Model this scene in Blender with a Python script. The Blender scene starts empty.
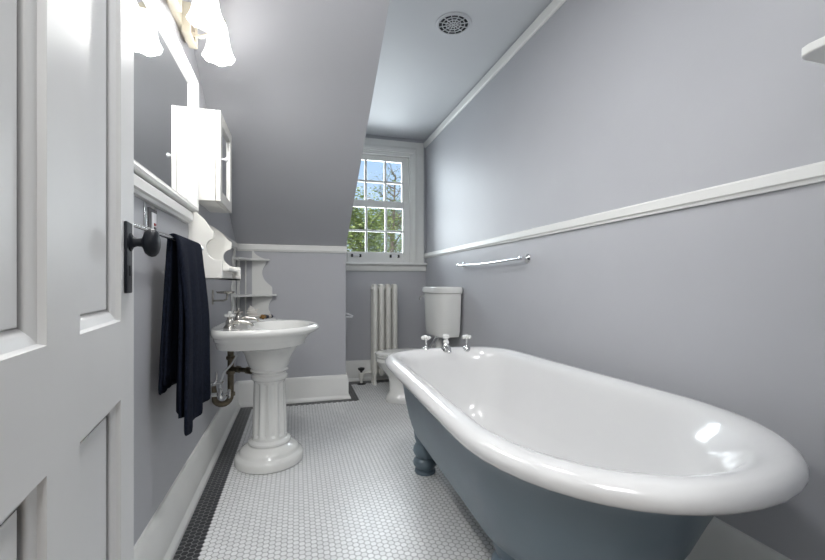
import bpy, bmesh, math, random
from mathutils import Vector, Matrix
random.seed(7)
S = bpy.context.scene
C = S.collection
PI = math.pi

# ------------------------------------------------------------------ camera
cam_d = bpy.data.cameras.new('camera'); cam = bpy.data.objects.new('camera', cam_d); C.objects.link(cam)
cam_d.sensor_fit = 'HORIZONTAL'; cam_d.sensor_width = 36.0
cam_d.lens = 36.0 * 400.0 / 825.0
cam_d.shift_y = (283.2 - 280.0) / 825.0
cam_d.clip_start = 0.01; cam_d.clip_end = 200
cam.location = (0, 0, 1.0); cam.rotation_euler = (PI / 2, 0, -math.radians(16.158))
S.camera = cam
# ------------------------------------------------------------------ world, sun, lamps, exposure
S.view_settings.view_transform = 'Standard'
S.view_settings.look = 'None'
S.view_settings.exposure = 0.20
S.view_settings.gamma = 1.0
S.view_settings.use_curve_mapping = False
SHADE_GLOW = 7.0; BULB_WATTS = 5.5; CEILING_FILL_WATTS = 9.8
W = bpy.data.worlds.new('sky'); S.world = W; W.use_nodes = True
wn = W.node_tree.nodes; wl = W.node_tree.links; wn.clear()
wo = wn.new('ShaderNodeOutputWorld'); wb = wn.new('ShaderNodeBackground')
tc = wn.new('ShaderNodeTexCoord'); sp = wn.new('ShaderNodeSeparateXYZ'); rp = wn.new('ShaderNodeValToRGB')
wl.new(tc.outputs['Generated'], sp.inputs[0]); wl.new(sp.outputs['Z'], rp.inputs['Fac'])
rp.color_ramp.elements[0].position = 0.0; rp.color_ramp.elements[0].color = (.80, .90, 1.0, 1)
rp.color_ramp.elements[1].position = 0.42; rp.color_ramp.elements[1].color = (.30, .54, .92, 1)
wl.new(rp.outputs['Color'], wb.inputs['Color']); wb.inputs['Strength'].default_value = 1.0
wl.new(wb.outputs[0], wo.inputs['Surface'])

def lamp(name, kind, loc, rot, energy, color=(1, 1, 1), **kw):
    d = bpy.data.lights.new(name, kind); d.energy = energy; d.color = color
    for k, v in kw.items(): setattr(d, k, v)
    o = bpy.data.objects.new(name, d); o.location = loc; o.rotation_euler = rot; C.objects.link(o)
    return o
lamp('sun', 'SUN', (0, 0, 10), (math.radians(48), 0, math.radians(-25)), 4.0, (1, .95, .85), angle=.01)
# daylight entering at the window and an added unseen fill light outside the open door
lamp('window_daylight', 'AREA', (.79, 4.60, 1.65), (-PI / 2 - .12, 0, 0), 70.0, (.90, .95, 1), shape='RECTANGLE', size=1.1, size_y=1.5)
lamp('landing_fill_light', 'AREA', (-.12, -.50, 2.05), (math.radians(52), 0, math.radians(-18)), 21.0, (1, 1, 1), shape='RECTANGLE', size=.7, size_y=.6)

# ------------------------------------------------------------------ materials
def mat(name, col, rough=.5, metal=0, noise=0.0, nscale=8, bump=0.0, bscale=60, coat=0, spec=.5, sheen=0, emit=None, es=0):
    m = bpy.data.materials.new(name); m.use_nodes = True
    nt = m.node_tree; b = nt.nodes['Principled BSDF']
    b.inputs['Base Color'].default_value = (*col, 1); b.inputs['Roughness'].default_value = rough
    b.inputs['Metallic'].default_value = metal; b.inputs['Specular IOR Level'].default_value = spec
    if coat: b.inputs['Coat Weight'].default_value = coat; b.inputs['Coat Roughness'].default_value = .05
    if sheen: b.inputs['Sheen Weight'].default_value = sheen; b.inputs['Sheen Roughness'].default_value = .4
    if emit: b.inputs['Emission Color'].default_value = (*emit, 1); b.inputs['Emission Strength'].default_value = es
    t = nt.nodes.new('ShaderNodeTexCoord')
    if noise:
        n = nt.nodes.new('ShaderNodeTexNoise'); n.inputs['Scale'].default_value = nscale; n.inputs['Detail'].default_value = 4
        nt.links.new(t.outputs['Object'], n.inputs['Vector'])
        r = nt.nodes.new('ShaderNodeValToRGB')
        r.color_ramp.elements[0].position = .3; r.color_ramp.elements[1].position = .7
        r.color_ramp.elements[0].color = (*[c * (1 - noise) for c in col], 1)
        r.color_ramp.elements[1].color = (*[min(1, c * (1 + noise)) for c in col], 1)
        nt.links.new(n.outputs['Fac'], r.inputs['Fac']); nt.links.new(r.outputs['Color'], b.inputs['Base Color'])
    if bump:
        n = nt.nodes.new('ShaderNodeTexNoise'); n.inputs['Scale'].default_value = bscale; n.inputs['Detail'].default_value = 3
        nt.links.new(t.outputs['Object'], n.inputs['Vector'])
        bp = nt.nodes.new('ShaderNodeBump'); bp.inputs['Strength'].default_value = bump; bp.inputs['Distance'].default_value = .004
        nt.links.new(n.outputs['Fac'], bp.inputs['Height']); nt.links.new(bp.outputs['Normal'], b.inputs['Normal'])
    return m
M = {}
M['wall'] = mat('grey_wall_paint', (.47, .475, .50), .48, noise=.015, nscale=3, bump=.05, bscale=90)
M['ceil'] = mat('pale_grey_ceiling_paint', (.62, .635, .66), .6, noise=.01, nscale=3, bump=.05, bscale=80)
M['trim'] = mat('white_trim_paint', (.80, .80, .775), .35, noise=.015, nscale=6)
M['door'] = mat('white_door_paint', (.72, .72, .715), .42, noise=.02, nscale=5, bump=.04, bscale=30)
M['porc'] = mat('white_porcelain', (.78, .78, .755), .12, coat=.4)
M['enamel'] = mat('white_tub_enamel', (.70, .70, .70), .16, coat=.4, noise=.008, nscale=4)
M['tubpaint'] = mat('blue_grey_tub_paint', (.125, .17, .205), .38, noise=.05, nscale=7, bump=.08, bscale=14)
M['chrome'] = mat('chrome', (.80, .80, .80), .12, metal=1)
M['nickel'] = mat('worn_nickel', (.52, .50, .46), .25, metal=1, noise=.15, nscale=30)
M['brass'] = mat('aged_brass', (.20, .17, .125), .35, metal=1, noise=.3, nscale=25)
M['iron'] = mat('black_iron', (.012, .014, .019), .48, spec=.22, noise=.3, nscale=30, bump=.15, bscale=60)
M['rad'] = mat('cream_radiator_paint', (.72, .71, .66), .35, noise=.03, nscale=9)
M['navy'] = mat('navy_terry_cloth', (.009, .012, .023), .95, noise=.35, nscale=120, bump=.8, bscale=420, spec=.12)
M['beige'] = mat('beige_enamel', (.19, .155, .11), .4)
M['cream'] = mat('cream_enamel', (.50, .46, .37), .35)
M['bronze'] = mat('dark_bronze_plate', (.075, .07, .075), .45)
M['white'] = mat('white_plastic', (.80, .80, .82), .35)
M['red'] = mat('red_button', (.35, .03, .03), .4)
M['black'] = mat('black_plastic', (.015, .015, .015), .4)
M['shelf'] = mat('ivory_shelf_paint', (.75, .74, .70), .42, noise=.015, nscale=6)
M['shelfgrey'] = mat('pale_grey_shelf_paint', (.74, .74, .715), .45, noise=.02, nscale=6)
M['shell'] = mat('white_shell', (.80, .77, .72), .45, noise=.06, nscale=40)
M['amber'] = mat('amber_stone', (.35, .19, .06), .2, noise=.4, nscale=40)
M['dark'] = mat('dark_stone', (.04, .045, .06), .2, noise=.4, nscale=40)
M['pale'] = mat('pale_stone', (.62, .58, .52), .25, noise=.2, nscale=40)
M['ventdark'] = mat('dark_duct', (.015, .016, .02), .7)
M['bark'] = mat('pale_bark', (.19, .15, .12), .9, noise=.3, nscale=12)
M['leaf'] = mat('yellow_green_leaves', (.30, .36, .11), .6, noise=.45, nscale=1.5)
M['leafdark'] = mat('olive_leaves', (.20, .26, .08), .6, noise=.45, nscale=1.5)
M['grass'] = mat('grass', (.10, .16, .05), .9, noise=.3, nscale=3)
M['hall'] = mat('landing_wall_paint', (.62, .62, .60), .6)
M['wood'] = mat('landing_floorboards', (.25, .15, .08), .4, noise=.2, nscale=5)
M['clear'] = mat('clear_plastic_tube', (.62, .64, .66), .2)

def shade_mat():
    m = mat('frosted_white_glass', (.9, .9, .88), .4, emit=(1, .98, .96), es=SHADE_GLOW); return m
M['shade'] = shade_mat()
def mirror_mat():
    m = mat('mirror_glass', (.88, .90, .90), .02, metal=1); return m
M['mirror'] = mirror_mat()
def pane_mat():
    m = bpy.data.materials.new('window_glass'); m.use_nodes = True; nt = m.node_tree; nt.nodes.clear()
    o = nt.nodes.new('ShaderNodeOutputMaterial'); mx = nt.nodes.new('ShaderNodeMixShader')
    t = nt.nodes.new('ShaderNodeBsdfTransparent'); g = nt.nodes.new('ShaderNodeBsdfGlossy'); f = nt.nodes.new('ShaderNodeFresnel')
    g.inputs['Roughness'].default_value = .02; f.inputs['IOR'].default_value = 1.35
    t.inputs['Color'].default_value = (.97, .985, .98, 1)
    nt.links.new(f.outputs[0], mx.inputs[0]); nt.links.new(t.outputs[0], mx.inputs[1]); nt.links.new(g.outputs[0], mx.inputs[2])
    nt.links.new(mx.outputs[0], o.inputs['Surface']); return m
M['glass'] = pane_mat()

XL, XR, YB, YW, XC, ZC = -.471, 1.337, 3.510, 4.107, .412, 2.54
YF = .22                                   # inner face of the wall with the door
SL0, SLR = 1.318, 1 / 1.7405               # knee height and rise of the sloped wall
def slope_z(y): return SL0 + (YB - y) * SLR
YS = YB - (ZC - SL0) / SLR                 # where the slope meets the flat ceiling

def hex_floor():
    m = bpy.data.materials.new('white_hex_mosaic_with_black_border'); m.use_nodes = True
    nt = m.node_tree; N = nt.nodes; L = nt.links; b = N['Principled BSDF']
    def math_(op, a, c=None, d=None):
        n = N.new('ShaderNodeMath'); n.operation = op
        for i, v in enumerate((a, c, d)):
            if v is None: continue
            if isinstance(v, (int, float)): n.inputs[i].default_value = v
            else: L.new(v, n.inputs[i])
        return n.outputs[0]
    def vec(op, a, c=None):
        n = N.new('ShaderNodeVectorMath'); n.operation = op
        for i, v in enumerate((a, c)):
            if v is None: continue
            if isinstance(v, tuple): n.inputs[i].default_value = v
            else: L.new(v, n.inputs[i])
        return n.outputs['Value'] if op in ('LENGTH', 'DOT_PRODUCT') else n.outputs['Vector']
    P = .0254                                         # tile pitch
    t = N.new('ShaderNodeTexCoord')
    OX, OY = 9.9887, 10.003
    s0 = N.new('ShaderNodeSeparateXYZ'); L.new(t.outputs['Object'], s0.inputs[0])
    c0 = N.new('ShaderNodeCombineXYZ'); L.new(s0.outputs['Y'], c0.inputs['X']); L.new(s0.outputs['X'], c0.inputs['Y'])
    p = vec('ADD', c0.outputs[0], (OY, OX, 0))
    p = vec('MULTIPLY', p, (1 / P, 1 / P, 0))
    r = (1.0, 1.7320508, 1.0); h = (.5, .8660254, .5)
    a = vec('SUBTRACT', vec('MODULO', p, r), h)
    c = vec('SUBTRACT', vec('MODULO', vec('SUBTRACT', p, h), r), h)
    a = vec('MULTIPLY', a, (1, 1, 0)); c = vec('MULTIPLY', c, (1, 1, 0))
    sel = math_('LESS_THAN', vec('LENGTH', a), vec('LENGTH', c))
    mx = N.new('ShaderNodeMix'); mx.data_type = 'VECTOR'
    L.new(sel, mx.inputs['Factor']); L.new(c, mx.inputs[4]); L.new(a, mx.inputs[5]); g = mx.outputs[1]
    ab = vec('ABSOLUTE', g)
    s1 = N.new('ShaderNodeSeparateXYZ'); L.new(ab, s1.inputs[0])
    hd = math_('MAXIMUM', vec('DOT_PRODUCT', ab, (.5, .8660254, 0)), s1.outputs['X'])
    edge = N.new('ShaderNodeMapRange'); edge.inputs['From Min'].default_value = .425; edge.inputs['From Max'].default_value = .465
    L.new(hd, edge.inputs['Value'])                   # 0 in tile, 1 in grout
    cell = vec('SUBTRACT', vec('MULTIPLY', vec('SUBTRACT', p, g), (P, P, 0)), (OY, OX, 0))
    s2 = N.new('ShaderNodeSeparateXYZ'); L.new(cell, s2.inputs[0]); cx, cy = s2.outputs['Y'], s2.outputs['X']
    left = math_('LESS_THAN', cx, -.343)
    back = math_('MULTIPLY', math_('GREATER_THAN', cy, 3.408), math_('LESS_THAN', cx, .523))
    far = math_('GREATER_THAN', cy, 3.955)
    right = math_('GREATER_THAN', cx, XR - .115)
    front = math_('LESS_THAN', cy, YF + .12)
    blk = math_('MAXIMUM', math_('MAXIMUM', math_('MAXIMUM', left, back), math_('MAXIMUM', far, right)), front)
    wnz = N.new('ShaderNodeTexWhiteNoise'); wnz.noise_dimensions = '2D'; L.new(cell, wnz.inputs['Vector'])
    nz = N.new('ShaderNodeTexNoise'); nz.inputs['Scale'].default_value = 3.5; nz.inputs['Detail'].default_value = 5; L.new(t.outputs['Object'], nz.inputs['Vector'])
    def mixc(f, A, B):
        n = N.new('ShaderNodeMix'); n.data_type = 'RGBA'
        if isinstance(f, (int, float)): n.inputs[0].default_value = f
        else: L.new(f, n.inputs[0])
        for i, v in ((6, A), (7, B)):
            if isinstance(v, tuple): n.inputs[i].default_value = (*v, 1)
            else: L.new(v, n.inputs[i])
        return n.outputs[2]
    wt = mixc(wnz.outputs['Value'], (.74, .745, .745), (.82, .825, .825))
    bt = mixc(wnz.outputs['Value'], (.012, .013, .016), (.030, .032, .038))
    gw = mixc(nz.outputs['Fac'], (.22, .22, .22), (.40, .40, .395))
    gb = mixc(nz.outputs['Fac'], (.22, .22, .22), (.36, .36, .36))
    tile = mixc(blk, wt, bt); grout = mixc(blk, gw, gb)
    L.new(mixc(edge.outputs[0], tile, grout), b.inputs['Base Color'])
    L.new(math_('MULTIPLY_ADD', edge.outputs[0], .5, .28), b.inputs['Roughness'])
    bp = N.new('ShaderNodeBump'); bp.inputs['Strength'].default_value = .5; bp.inputs['Distance'].default_value = .0015
    L.new(math_('SUBTRACT', 1.0, edge.outputs[0]), bp.inputs['Height']); L.new(bp.outputs['Normal'], b.inputs['Normal'])
    return m
M['floor'] = hex_floor()

# ------------------------------------------------------------------ mesh helpers
def B(): return bmesh.new()
def box(bm, x0, x1, y0, y1, z0, z1, bev=0, seg=2, mtx=None):
    vs = [bm.verts.new((x, y, z)) for z in (z0, z1) for y in (y0, y1) for x in (x0, x1)]
    fs = [bm.faces.new([vs[i] for i in q]) for q in ((0, 2, 3, 1), (4, 5, 7, 6), (0, 1, 5, 4), (2, 6, 7, 3), (0, 4, 6, 2), (1, 3, 7, 5))]
    if bev:
        es = list({e for f in fs for e in f.edges})
        r = bmesh.ops.bevel(bm, geom=es, offset=bev, segments=seg, affect='EDGES', profile=.5)
        vs = list({v for f in r['faces'] for v in f.verts} | {v for v in vs if v.is_valid})
    if mtx is not None:
        for v in vs: v.co = mtx @ v.co
    return bm
def rings(bm, rs, cap0=True, cap1=True):
    vr = [[bm.verts.new(p) for p in r] for r in rs]; n = len(vr[0])
    for a, b in zip(vr, vr[1:]):
        for i in range(n):
            j = (i + 1) % n
            bm.faces.new((a[i], a[j], b[j], b[i]))
    if cap0: bm.faces.new(vr[0][::-1])
    if cap1: bm.faces.new(vr[-1])
    return bm
def lathe(bm, prof, cx=0, cy=0, n=32, mtx=None, flute=None, ruffle=None):
    rs = []
    for k, (r, z) in enumerate(prof):
        ring = []
        for i in range(n):
            a = 2 * PI * i / n; rr = max(r, .0004); zz = z
            if flute and flute[0] <= k <= flute[1]: rr *= 1 - flute[3] * (0.5 + .5 * math.cos(a * flute[2])) ** 1.5
            if ruffle: 
                f = ruffle(k, a); rr *= f[0]; zz += f[1]
            p = Vector((cx + rr * math.cos(a), cy + rr * math.sin(a), zz))
            ring.append(mtx @ p if mtx is not None else p)
        rs.append(ring)
    return rings(bm, rs)
def tube(bm, pts, r, n=10, cap=True, squash=1):
    pts = [Vector(p) for p in pts]; rs = []; up = None
    for i, p in enumerate(pts):
        t = (pts[min(i + 1, len(pts) - 1)] - pts[max(i - 1, 0)]).normalized()
        if up is None: up = Vector((0, 0, 1)) if abs(t.z) < .9 else Vector((1, 0, 0))
        s = t.cross(up).normalized(); u = s.cross(t).normalized(); up = u
        rr = r[i] if isinstance(r, (list, tuple)) else r
        rs.append([p + s * rr * math.cos(2 * PI * k / n) + u * rr * squash * math.sin(2 * PI * k / n) for k in range(n)])
    return rings(bm, rs, cap, cap)
def arc(fn, n): return [fn(i / n) for i in range(n + 1)]
def prism(bm, poly, ext, fix):
    """poly: 2D points; ext: (a, b) along the missing axis; fix(u, v, w) -> xyz"""
    a = [bm.verts.new(fix(u, v, ext[0])) for u, v in poly]; b = [bm.verts.new(fix(u, v, ext[1])) for u, v in poly]
    n = len(poly)
    bm.faces.new(a[::-1]); bm.faces.new(b)
    for i in range(n): bm.faces.new((a[i], a[(i + 1) % n], b[(i + 1) % n], b[i]))
    return bm
def sweep(bm, prof, p0, p1, nrm, m0=0, m1=0):
    """extrude an (offset, height) profile along the floor line p0-p1, offset along nrm, with mitres"""
    p0 = Vector((*p0, 0)); p1 = Vector((*p1, 0)); d = (p1 - p0).normalized(); nrm = Vector((*nrm, 0))
    R = []
    for p, m in ((p0, -m0), (p1, m1)):
        R.append([p + nrm * o + d * (m * o) + Vector((0, 0, z)) for o, z in prof])
    return rings(bm, R)
def link(name, bm, m, parent=None, angle=40, bev=0):
    bmesh.ops.recalc_face_normals(bm, faces=bm.faces[:])
    me = bpy.data.meshes.new(name); bm.to_mesh(me); bm.free()
    for p in me.polygons: p.use_smooth = True
    me.set_sharp_from_angle(angle=math.radians(angle))
    me.materials.append(m)
    o = bpy.data.objects.new(name, me); C.objects.link(o)
    if parent: o.parent = parent; o.matrix_parent_inverse = Matrix.Translation(-world_loc(parent)) if parent.type == 'EMPTY' or parent.parent else Matrix()
    if bev:
        md = o.modifiers.new('bevel', 'BEVEL'); md.width = bev; md.segments = 2; md.limit_method = 'ANGLE'; md.angle_limit = math.radians(40)
    return o
def world_loc(o):
    v = Vector(o.location)
    return v
def thing(name, label, cat, loc=(0, 0, 0), group=None):
    o = bpy.data.objects.new(name, None); C.objects.link(o); o.location = loc; o.empty_display_size = .1
    return tag(o, label, cat, group)
def tag(o, label, cat, group=None):
    o['label'] = label; o['category'] = cat
    if group: o['group'] = group
    return o
def part(name, bm, m, parent, angle=40, bev=0, label=None):
    """a mesh whose coordinates are world coordinates, parented to a thing (Empty at loc) or to a part of it"""
    bmesh.ops.recalc_face_normals(bm, faces=bm.faces[:])
    root = parent
    while root.parent: root = root.parent
    off = Vector(root.location)
    for v in bm.verts: v.co -= off
    me = bpy.data.meshes.new(name); bm.to_mesh(me); bm.free()
    for p in me.polygons: p.use_smooth = True
    me.set_sharp_from_angle(angle=math.radians(angle)); me.materials.append(m)
    o = bpy.data.objects.new(name, me); C.objects.link(o); o.parent = parent
    if bev:
        md = o.modifiers.new('bevel', 'BEVEL'); md.width = bev; md.segments = 2; md.limit_method = 'ANGLE'; md.angle_limit = math.radians(40)
    if label: o['label'] = label
    return o
def struct(name, bm, m, parent=None, angle=40, bev=0, label=None, cat=None):
    if parent: return part(name, bm, m, parent, angle, bev, label)
    bmesh.ops.recalc_face_normals(bm, faces=bm.faces[:])
    me = bpy.data.meshes.new(name); bm.to_mesh(me); bm.free()
    for p in me.polygons: p.use_smooth = True
    me.set_sharp_from_angle(angle=math.radians(angle)); me.materials.append(m)
    o = bpy.data.objects.new(name, me); C.objects.link(o); o['kind'] = 'structure'
    if bev:
        md = o.modifiers.new('bevel', 'BEVEL'); md.width = bev; md.segments = 2; md.limit_method = 'ANGLE'; md.angle_limit = math.radians(40)
    if label: o['label'] = label
    if cat: o['category'] = cat
    return o
def copy_tree(o, parent=None):
    c = o.copy(); C.objects.link(c); c.parent = parent
    for ch in list(o.children): copy_tree(ch, c)
    return c

# ------------------------------------------------------------------ the setting
T = .12
struct('floor', box(B(), XL - T, XR + T, -.02 + YF, YW + T, -.1, 0), M['floor'], label='white hexagonal mosaic tile floor with a black tile border', cat='floor')
struct('ceiling', box(B(), XL - T, XR + T, YF - T, YW + T, ZC, ZC + .1), M['ceil'], label='flat pale grey ceiling', cat='ceiling')
bm = B(); prism(bm, [(YF, 0), (YW + T, 0), (YW + T, ZC), (YF, ZC)], (XL - T, XL), lambda u, v, w: (w, u, v))
struct('wall_left', bm, M['wall'], label='grey wall behind the mirror and sink', cat='wall')
struct('wall_right', box(B(), XR, XR + T, YF, YW + T, 0, ZC), M['wall'], label='long grey wall beside the bathtub', cat='wall')
# knee wall with the sloped wall above it
struct('wall_back', box(B(), XL, XC, YB, YB + .1, 0, SL0), M['wall'], label='low grey knee wall behind the sink', cat='wall')
bm = B(); prism(bm, [(YB, SL0), (YS, ZC), (YS + .2, ZC), (YB + .1, SL0 + .06), (YB + .1, SL0)], (XL, XC), lambda u, v, w: (w, u, v))
struct('wall_slope', bm, M['wall'], angle=5, label='sloping grey attic wall above the knee wall', cat='wall')
bm = B(); prism(bm, [(YB + .002, 0), (YW, 0), (YW, ZC), (YS + .004, ZC), (YB + .002, SL0)], (XC - .06, XC - .0005), lambda u, v, w: (w, u, v))
struct('wall_dormer', bm, M['wall'], angle=5, label='grey side wall of the window recess', cat='wall')
# window wall with an opening
WX0, WX1, WZ0, WZ1 = .475, 1.175, 1.215, 2.36
bm = B()
box(bm, XC - .06, WX0, YW, YW + T, 0, ZC); box(bm, WX1, XR, YW, YW + T, 0, ZC)
box(bm, WX0, WX1, YW, YW + T, 0, WZ0); box(bm, WX0, WX1, YW, YW + T, WZ1, ZC)
struct('wall_window', bm, M['wall'], label='grey wall under the window', cat='wall')
# wall with the door opening the camera looks through
DX0, DX1, DZ = -.262, .545, 2.06
bm = B()
box(bm, XL, DX0, YF - T, YF, 0, ZC); box(bm, DX1, XR, YF - T, YF, 0, ZC); box(bm, DX0, DX1, YF - T, YF, DZ, ZC)
struct('wall_front', bm, M['wall'], label='wall with the open doorway', cat='wall')
# landing outside the door
bm = B(); box(bm, -1.2, 1.8, -1.7, -1.6, 0, 2.5); box(bm, -1.3, -1.2, -1.6, YF - T, 0, 2.5); box(bm, 1.8, 1.9, -1.6, YF - T, 0, 2.5)
box(bm, -1.3, XL, YF - T - .05, YF - T, 0, 2.5); box(bm, XR, 1.9, YF - T - .05, YF - T, 0, 2.5); box(bm, -1.3, 1.9, -1.7, YF - T, 2.5, 2.6)
struct('wall_landing', bm, M['hall'])
struct('floor_landing', box(B(), -1.3, 1.9, -1.7, YF - .02, -.1, 0), M['wood'])

BASE = [(0, 0), (.040, 0), (.040, .010), (.034, .022), (.024, .030), (.021, .036), (.021, .172), (.017, .182), (.015, .194), (.008, .205), (0, .207)]
bm = B(); sweep(bm, BASE, (XL, YF), (XL, YB), (1, 0), 0, -1); struct('baseboard_left', bm, M['trim'], angle=30, label='white baseboard along the left wall', cat='baseboard')
bm = B(); sweep(bm, BASE, (XL, YB), (XC, YB), (0, -1), -1, 1); struct('baseboard_back', bm, M['trim'], angle=30, label='white baseboard under the knee wall', cat='baseboard')
bm = B(); sweep(bm, BASE, (XC, YB), (XC, YW), (1, 0), 1, -1); struct('baseboard_dormer', bm, M['trim'], angle=30, label='white baseboard inside the window recess', cat='baseboard')
bm = B(); sweep(bm, BASE, (XC, YW), (XR, YW), (0, -1), -1, -1); struct('baseboard_window', bm, M['trim'], angle=30, label='white baseboard behind the radiator', cat='baseboard')
bm = B(); sweep(bm, [(o, z * 1.075) for o, z in BASE], (XR, YW), (XR, YF), (-1, 0), -1, 0); struct('baseboard_right', bm, M['trim'], angle=30, label='white baseboard behind the bathtub', cat='baseboard')

RAIL = [(0, 1.268), (.012, 1.268), (.014, 1.278), (.021, 1.282), (.021, 1.312), (.016, 1.319), (0, 1.320)]
RAILB = [(o, z + .001) for o, z in RAIL]
bm = B(); sweep(bm, RAIL, (XR, YF), (XR, YW), (-1, 0)); struct('trim_1', bm, M['trim'], angle=30, label='white chair rail on the right wall', cat='chair rail')
bm = B(); sweep(bm, [(0, 1.262), (.012, 1.262), (.016, 1.272), (.021, 1.277), (.021, 1.312), (.014, 1.321), (0, 1.322)], (XL, YB), (XC, YB), (0, -1), -1, 0); struct('trim_2', bm, M['trim'], angle=30, label='white chair rail on the knee wall', cat='chair rail')
bm = B(); sweep(bm, [(o * 1.35, z - .003) for o, z in RAIL], (XL, YF), (XL, 1.985), (1, 0)); struct('trim_3', bm, M['trim'], angle=30, label='white chair rail below the mirror', cat='chair rail')
bm = B(); sweep(bm, RAIL, (XL, 2.40), (XL, YB), (1, 0), 0, -1); struct('trim_4', bm, M['trim'], angle=30, label='short white chair rail in the corner', cat='chair rail')
bm = B(); sweep(bm, [(0, 2.458), (.010, 2.458), (.016, 2.466), (.020, 2.505), (.020, 2.513), (0, 2.513)], (XR, YF), (XR, YW), (-1, 0)); struct('trim_5', bm, M['trim'], angle=30, label='white crown moulding along the right wall', cat='moulding')

# ---- window
yw = YW
bm = B()
CX0, CX1 = XC + .004, XR - .003
# flat casing boards, stool and apron
box(bm, CX0, WX0, yw - .022, yw, 1.215, WZ1); box(bm, WX1, CX1 - .024, yw - .022, yw, 1.215, WZ1); box(bm, CX0, CX1 - .024, yw - .022, yw, WZ1 + .0005, 2.50)
window = struct('window_1', bm, M['trim'], bev=.003, label='white double hung window with small panes and trees outside', cat='window')
bm = B()
box(bm, WX1 + .010, WX1 + .052, yw - .042, yw - .022, 1.215, 2.3745); box(bm, CX0, WX1 + .052, yw - .042, yw - .022, 2.375, 2.43)
box(bm, WX1 + .022, WX1 + .040, yw - .050, yw - .042, 1.215, 2.3875); box(bm, CX0, WX1 + .040, yw - .050, yw - .042, 2.388, 2.418)
part('casing_moulding', bm, M['trim'], window, bev=.004)
bm = B(); box(bm, CX0, CX1 + .002, yw - .075, yw + .03, 1.192, 1.215, .004); part('window_stool', bm, M['trim'], window)
bm = B(); prism(bm, [(0, 1.128), (.018, 1.128), (.022, 1.135), (.022, 1.178), (.034, 1.192), (0, 1.192)], (CX0, CX1), lambda u, v, w: (w, yw - u, v)); part('window_apron', bm, M['trim'], window)
bm = B(); box(bm, WX0 - .001, WX0 + .012, yw - .01, yw + T, WZ0, WZ1); box(bm, WX1 - .012, WX1 + .001, yw - .01, yw + T, WZ0, WZ1); box(bm, WX0, WX1, yw - .01, yw + T, WZ1 - .012, WZ1 + .001)
box(bm, WX0, WX1, yw + .03, yw + T, WZ0 - .01, WZ0 + .004)
part('window_jamb', bm, M['trim'], window)
GX = [(.495, .684), (.708, .892), (.916, 1.085)]
def sash(name, y0, y1, z0, z1, gz, botrail):
    bm = B(); gx0, gx1 = GX[0][0], GX[-1][1]; x0, x1 = WX0 + .012, WX1 - .012
    box(bm, x0, gx0, y0, y1, z0, z1); box(bm, gx1, x1, y0, y1, z0, z1)
    box(bm, gx0, gx1, y0, y1, z0, gz[0][0]); box(bm, gx0, gx1, y0, y1, gz[-1][1], z1)
    for a, b in zip(GX, GX[1:]): box(bm, a[1], b[0], y0 + .006, y1 - .006, gz[0][0], gz[-1][1])
    for a, b in zip(gz, gz[1:]): box(bm, gx0, gx1, y0 + .0065, y1 - .0065, a[1], b[0])
    s = part(name, bm, M['trim'], window, bev=.004)
    for i, (a, b) in enumerate(GX):
        for (c, d) in gz:
            bm = B(); ym = (y0 + y1) / 2
            box(bm, a - .004, b + .004, ym - .0015, ym + .0015, c - .004, d + .004); part('pane', bm, M['glass'], s)
    return s
low = sash('lower_sash', yw + .004, yw + .038, 1.216, 1.862, [(1.325, 1.535), (1.557, 1.790)], 0)
upp = sash('upper_sash', yw + .044, yw + .078, 1.800, 2.348, [(1.868, 2.060), (2.084, 2.292)], 0)
for x in (.545, .95):
    bm = B(); tube(bm, [(x, yw - .008, 1.285), (x + .085, yw - .008, 1.285)], .006, 10); h = part('sash_lift', bm, M['white'], low)
    for xx in (x, x + .085):
        bm = B(); box(bm, xx - .010, xx + .010, yw - .014, yw + .004, 1.268, 1.300, .003); part('sash_lift_bracket', bm, M['black'], low, label='dark end bracket of the sash lift')
bm = B(); box(bm, .70, .76, yw - .004, yw + .03, 1.862, 1.874, .003); tube(bm, [(.73, yw + .01, 1.874), (.73, yw + .01, 1.886), (.70, yw + .0, 1.890)], .006, 8); part('sash_lock', bm, M['white'], low)

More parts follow.
